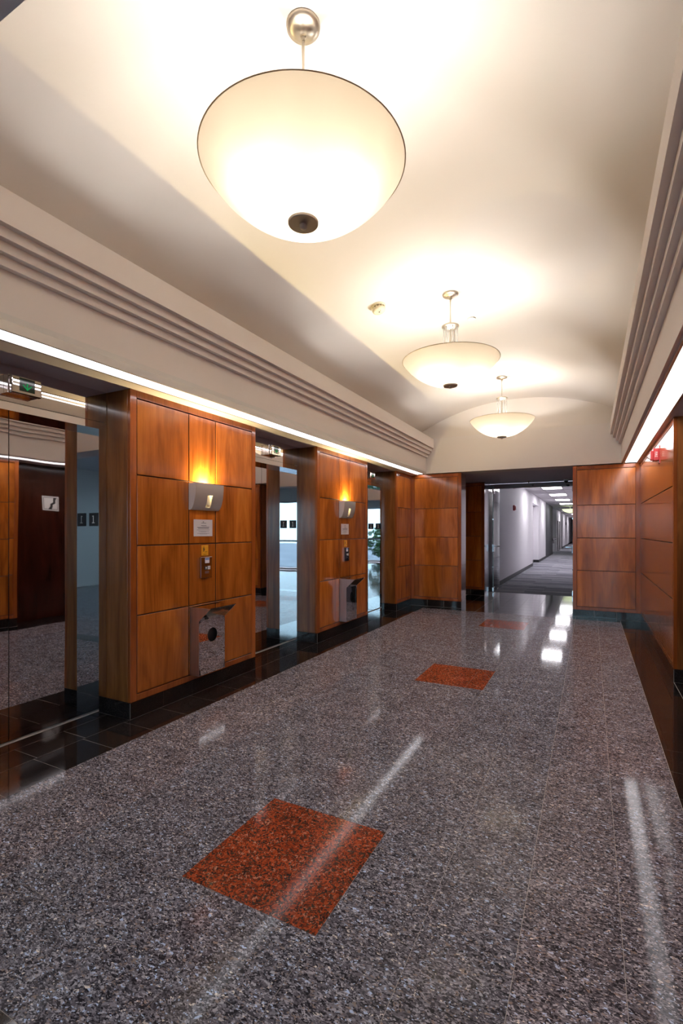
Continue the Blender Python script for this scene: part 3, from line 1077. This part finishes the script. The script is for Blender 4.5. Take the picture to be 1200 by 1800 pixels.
for a, b, x in ((12.72, 20.9, CX), (20.9, 23.4, CX - .22), (23.4, 27.2, CX), (27.2, 32.5, CX - .01), (44, 67.5, CX - .02)):
    tag(bx('baseboard_corridor', M['black'], x, x + .012, a, b, 0, .115), 'black skirting of the corridor wall %.0f m along' % (a - 11), 'baseboard', kind='structure')
tag(bx('baseboard_corridor', M['black'], CX - .22, CX + .0, 23.388, 23.4, 0, .115), 'black skirting on the alcove return', 'baseboard', kind='structure')
# ceiling grid bars
cg = empty('trim_6', (0, 0, CZ))
tag(cg, 'grey grid bars of the corridor tile ceiling', 'ceiling grid', kind='structure')
for x in (-1.52, -.88, -.24):
    bx('grid_bar', M['gunmetal'], x - .012, x + .012, 11.6, 45, -.006, 0, cg)
for k in range(24):
    y = 12.0 + k * 1.22
    bx('grid_bar', M['gunmetal'], -2.09, .55, y - .012, y + .012, -.005, 0, cg)
ORD = ('nearest', 'second', 'third', 'fourth', 'fifth', 'sixth', 'seventh')
for k, y in enumerate((18.25, 21.85, 25.5, 29.2, 40.0, 47.0, 55.0)):
    r_ = empty('ceiling_light', (-1.2, y, CZ))
    tag(r_, 'flat lit ceiling panel in the corridor, %s from the glass doors' % ORD[k], 'ceiling light', 'lit ceiling panels of the corridor')
    bx('frame', M['white_plastic'], -.32, .32, -.52, .52, -.008, -.001, r_)
    bx('diffuser', M['corr'], -.30, .30, -.48, .48, -.014, -.008, r_)
r_ = empty('pendant_lamp', (-1.1, 32.0, CZ))
tag(r_, 'pale green bowl pendant far down the corridor', 'pendant lamp')
bm = bmesh.new(); lathe(bm, [(.0, -.42), (.15, -.40), (.32, -.33), (.45, -.20), (.44, -.19), (.31, -.31), (.0, -.39)], 32)
obj('bowl', done(bm, 'bowl', True), M['farbowl'], r_)
bm = bmesh.new(); cyl(bm, 0, 0, -.40, 0, .012, 8); obj('rod', done(bm, 'rod'), M['white_plastic'], r_)
pl = empty('fire_alarm', (CX, 15.4, 2.03), LR)
tag(pl, 'small red alarm box on the pale corridor wall', 'fire alarm')
bx('body', M['red'], -.07, .07, -.05, 0, 0, .16, pl, .006)
bx('front_cover', M['red'], -.05, .05, -.075, -.05, .02, .13, pl, .004)
bx('strobe_lens', M['lens'], -.03, .03, -.085, -.075, .03, .06, pl)
df = empty('drinking_fountain', (CX - .01, 32.0, .80), LR)
tag(df, 'small pale wall fountain beside the dark corridor opening', 'fountain')
bx('basin', M['steel'], -.16, .16, -.26, 0, .06, .22, df, .03, 2)
bx('bracket', M['steel'], -.06, .06, -.14, 0, -.12, .06, df, .01)
wb = bx('wall_box', M['black'], CX - .02, CX + .03, 50.0, 50.3, 2.0, 2.25)
tag(wb, 'tiny dark box high on the farthest pale corridor wall', 'box')

# ---------------------------------------------------------------- entrance hall behind the camera (seen mirrored in the lifts)
EH = 2.95
tag(bx('ceiling', M['tile_ceil'], -6.5, 4.5, -4.5, .20, EH, EH + .06), 'tile ceiling of the entrance hall behind the camera', 'ceiling', kind='structure')
tag(bx('wall_near', M['paint'], -6.6, -6.5, -4.5, .20, 2.5, EH), 'lintel above the side windows of the entrance hall', 'wall', kind='structure')
tag(bx('wall_near', M['paint'], 4.5, 4.6, -4.5, .20, 0, EH), 'right wall of the entrance hall behind the camera', 'wall', kind='structure')
tag(bx('wall_near', M['paint'], -6.6, XL - .3, .20, .32, 0, EH), 'return wall beside the near entrance, left', 'wall', kind='structure')
tag(bx('wall_near', M['paint'], 1.05, 4.6, .20, .32, 0, EH), 'return wall beside the near entrance, right', 'wall', kind='structure')
tag(bx('wall_near', M['paint'], -3.45, -3.03, .32, YN - .001, 0, 2.48), 'near reveal of the lobby, left', 'wall', kind='structure')
tag(bx('wall_near', M['paint'], .68, 1.05, .32, YN - .001, 0, 2.48), 'near reveal of the lobby, right', 'wall', kind='structure')
tag(bx('floor', M['gran'], -6.6, 4.6, -4.5, GY0 - .221, -.05, -.001), 'dark stone floor of the entrance hall behind the camera', 'floor', kind='structure')
tag(bx('wall_near', M['paint'], -6.6, 4.6, -4.62, -4.5, 2.5, EH), 'lintel above the entrance windows', 'wall', kind='structure')
wi = empty('window_1', (0, -4.5, 0))
tag(wi, 'entrance window wall behind the camera, mirrored in the lift jambs', 'window', kind='structure')
for i in range(12):
    x = -6.5 + i
    bx('mullion', M['gunmetal'], x - .03, x + .03, -.06, .06, 0, 2.5, wi)
    if i < 11:
        bx('pane', M['tinted'], x + .03, x + .97, -.004, .004, .08, 2.5, wi)
for z in (.04, 1.05, 2.46):
    bx('crossbar', M['gunmetal'], -6.5, 4.5, -.05, .05, z - .03, z + .03, wi)
w2 = empty('window_2', (-6.55, 0, 0))
tag(w2, 'side window wall of the entrance hall, mirrored in the nearest lift jamb', 'window', kind='structure')
for i in range(5):
    y = -4.47 + i * 1.16
    bx('mullion', M['gunmetal'], -.05, .05, y - .03, y + .03, 0, 2.5, w2)
    if i < 4:
        bx('pane', M['tinted'], -.004, .004, y + .03, y + 1.13, .08, 2.5, w2)
for z in (.04, 1.05, 2.46):
    bx('crossbar', M['gunmetal'], -.045, .045, -4.5, .2, z - .03, z + .03, w2)
gd = bx('ground', M['carpet'], -30, 30, -40, 3.0, -.12, -.065)
tag(gd, 'paved ground outside the entrance windows', 'ground', kind='structure')
rng = random.Random(3)
SIDE = ('far left', 'mid left', 'left of centre', 'right of centre', 'far right', 'beside the side window, inner', 'beside the side window, outer')
for i, (x, y) in enumerate(((-5.6, -6.2), (-3.9, -6.5), (-2.2, -6.2), (-.4, -6.5), (2.2, -6.2), (-8.0, -1.3), (-8.3, -3.2))):
    r_ = empty('shrub', (x, y, -.065))
    tag(r_, 'leafy green shrub outside the entrance windows, %s' % SIDE[i], 'shrub', 'shrubs outside the entrance windows')
    bm = bmesh.new()
    for k in range(800):
        a, h_ = rng.uniform(0, 2 * PI), rng.uniform(.25, 1.9)
        rr = .8 * math.sin(min(1, h_ / 1.9) * PI * .9 + .15) * math.sqrt(rng.random()) + .04
        c = Vector((rr * math.cos(a), rr * math.sin(a), h_))
        d = Vector((rng.uniform(-1, 1), rng.uniform(-1, 1), rng.uniform(-.3, 1))).normalized() * .13
        s_ = d.cross(Vector((rng.uniform(-1, 1), rng.uniform(-1, 1), rng.uniform(-1, 1)))).normalized() * .045
        bm.faces.new([bm.verts.new(c - d), bm.verts.new(c + s_), bm.verts.new(c + d), bm.verts.new(c - s_)])
    tag(obj('foliage', done(bm, 'foliage'), M['leaf'] if i % 2 else M['leaf_light'], r_), kind='stuff')
    bm = bmesh.new(); cyl(bm, 0, 0, 0, 1.3, .03, 8); obj('stem', done(bm, 'stem'), M['wood_dark'], r_)
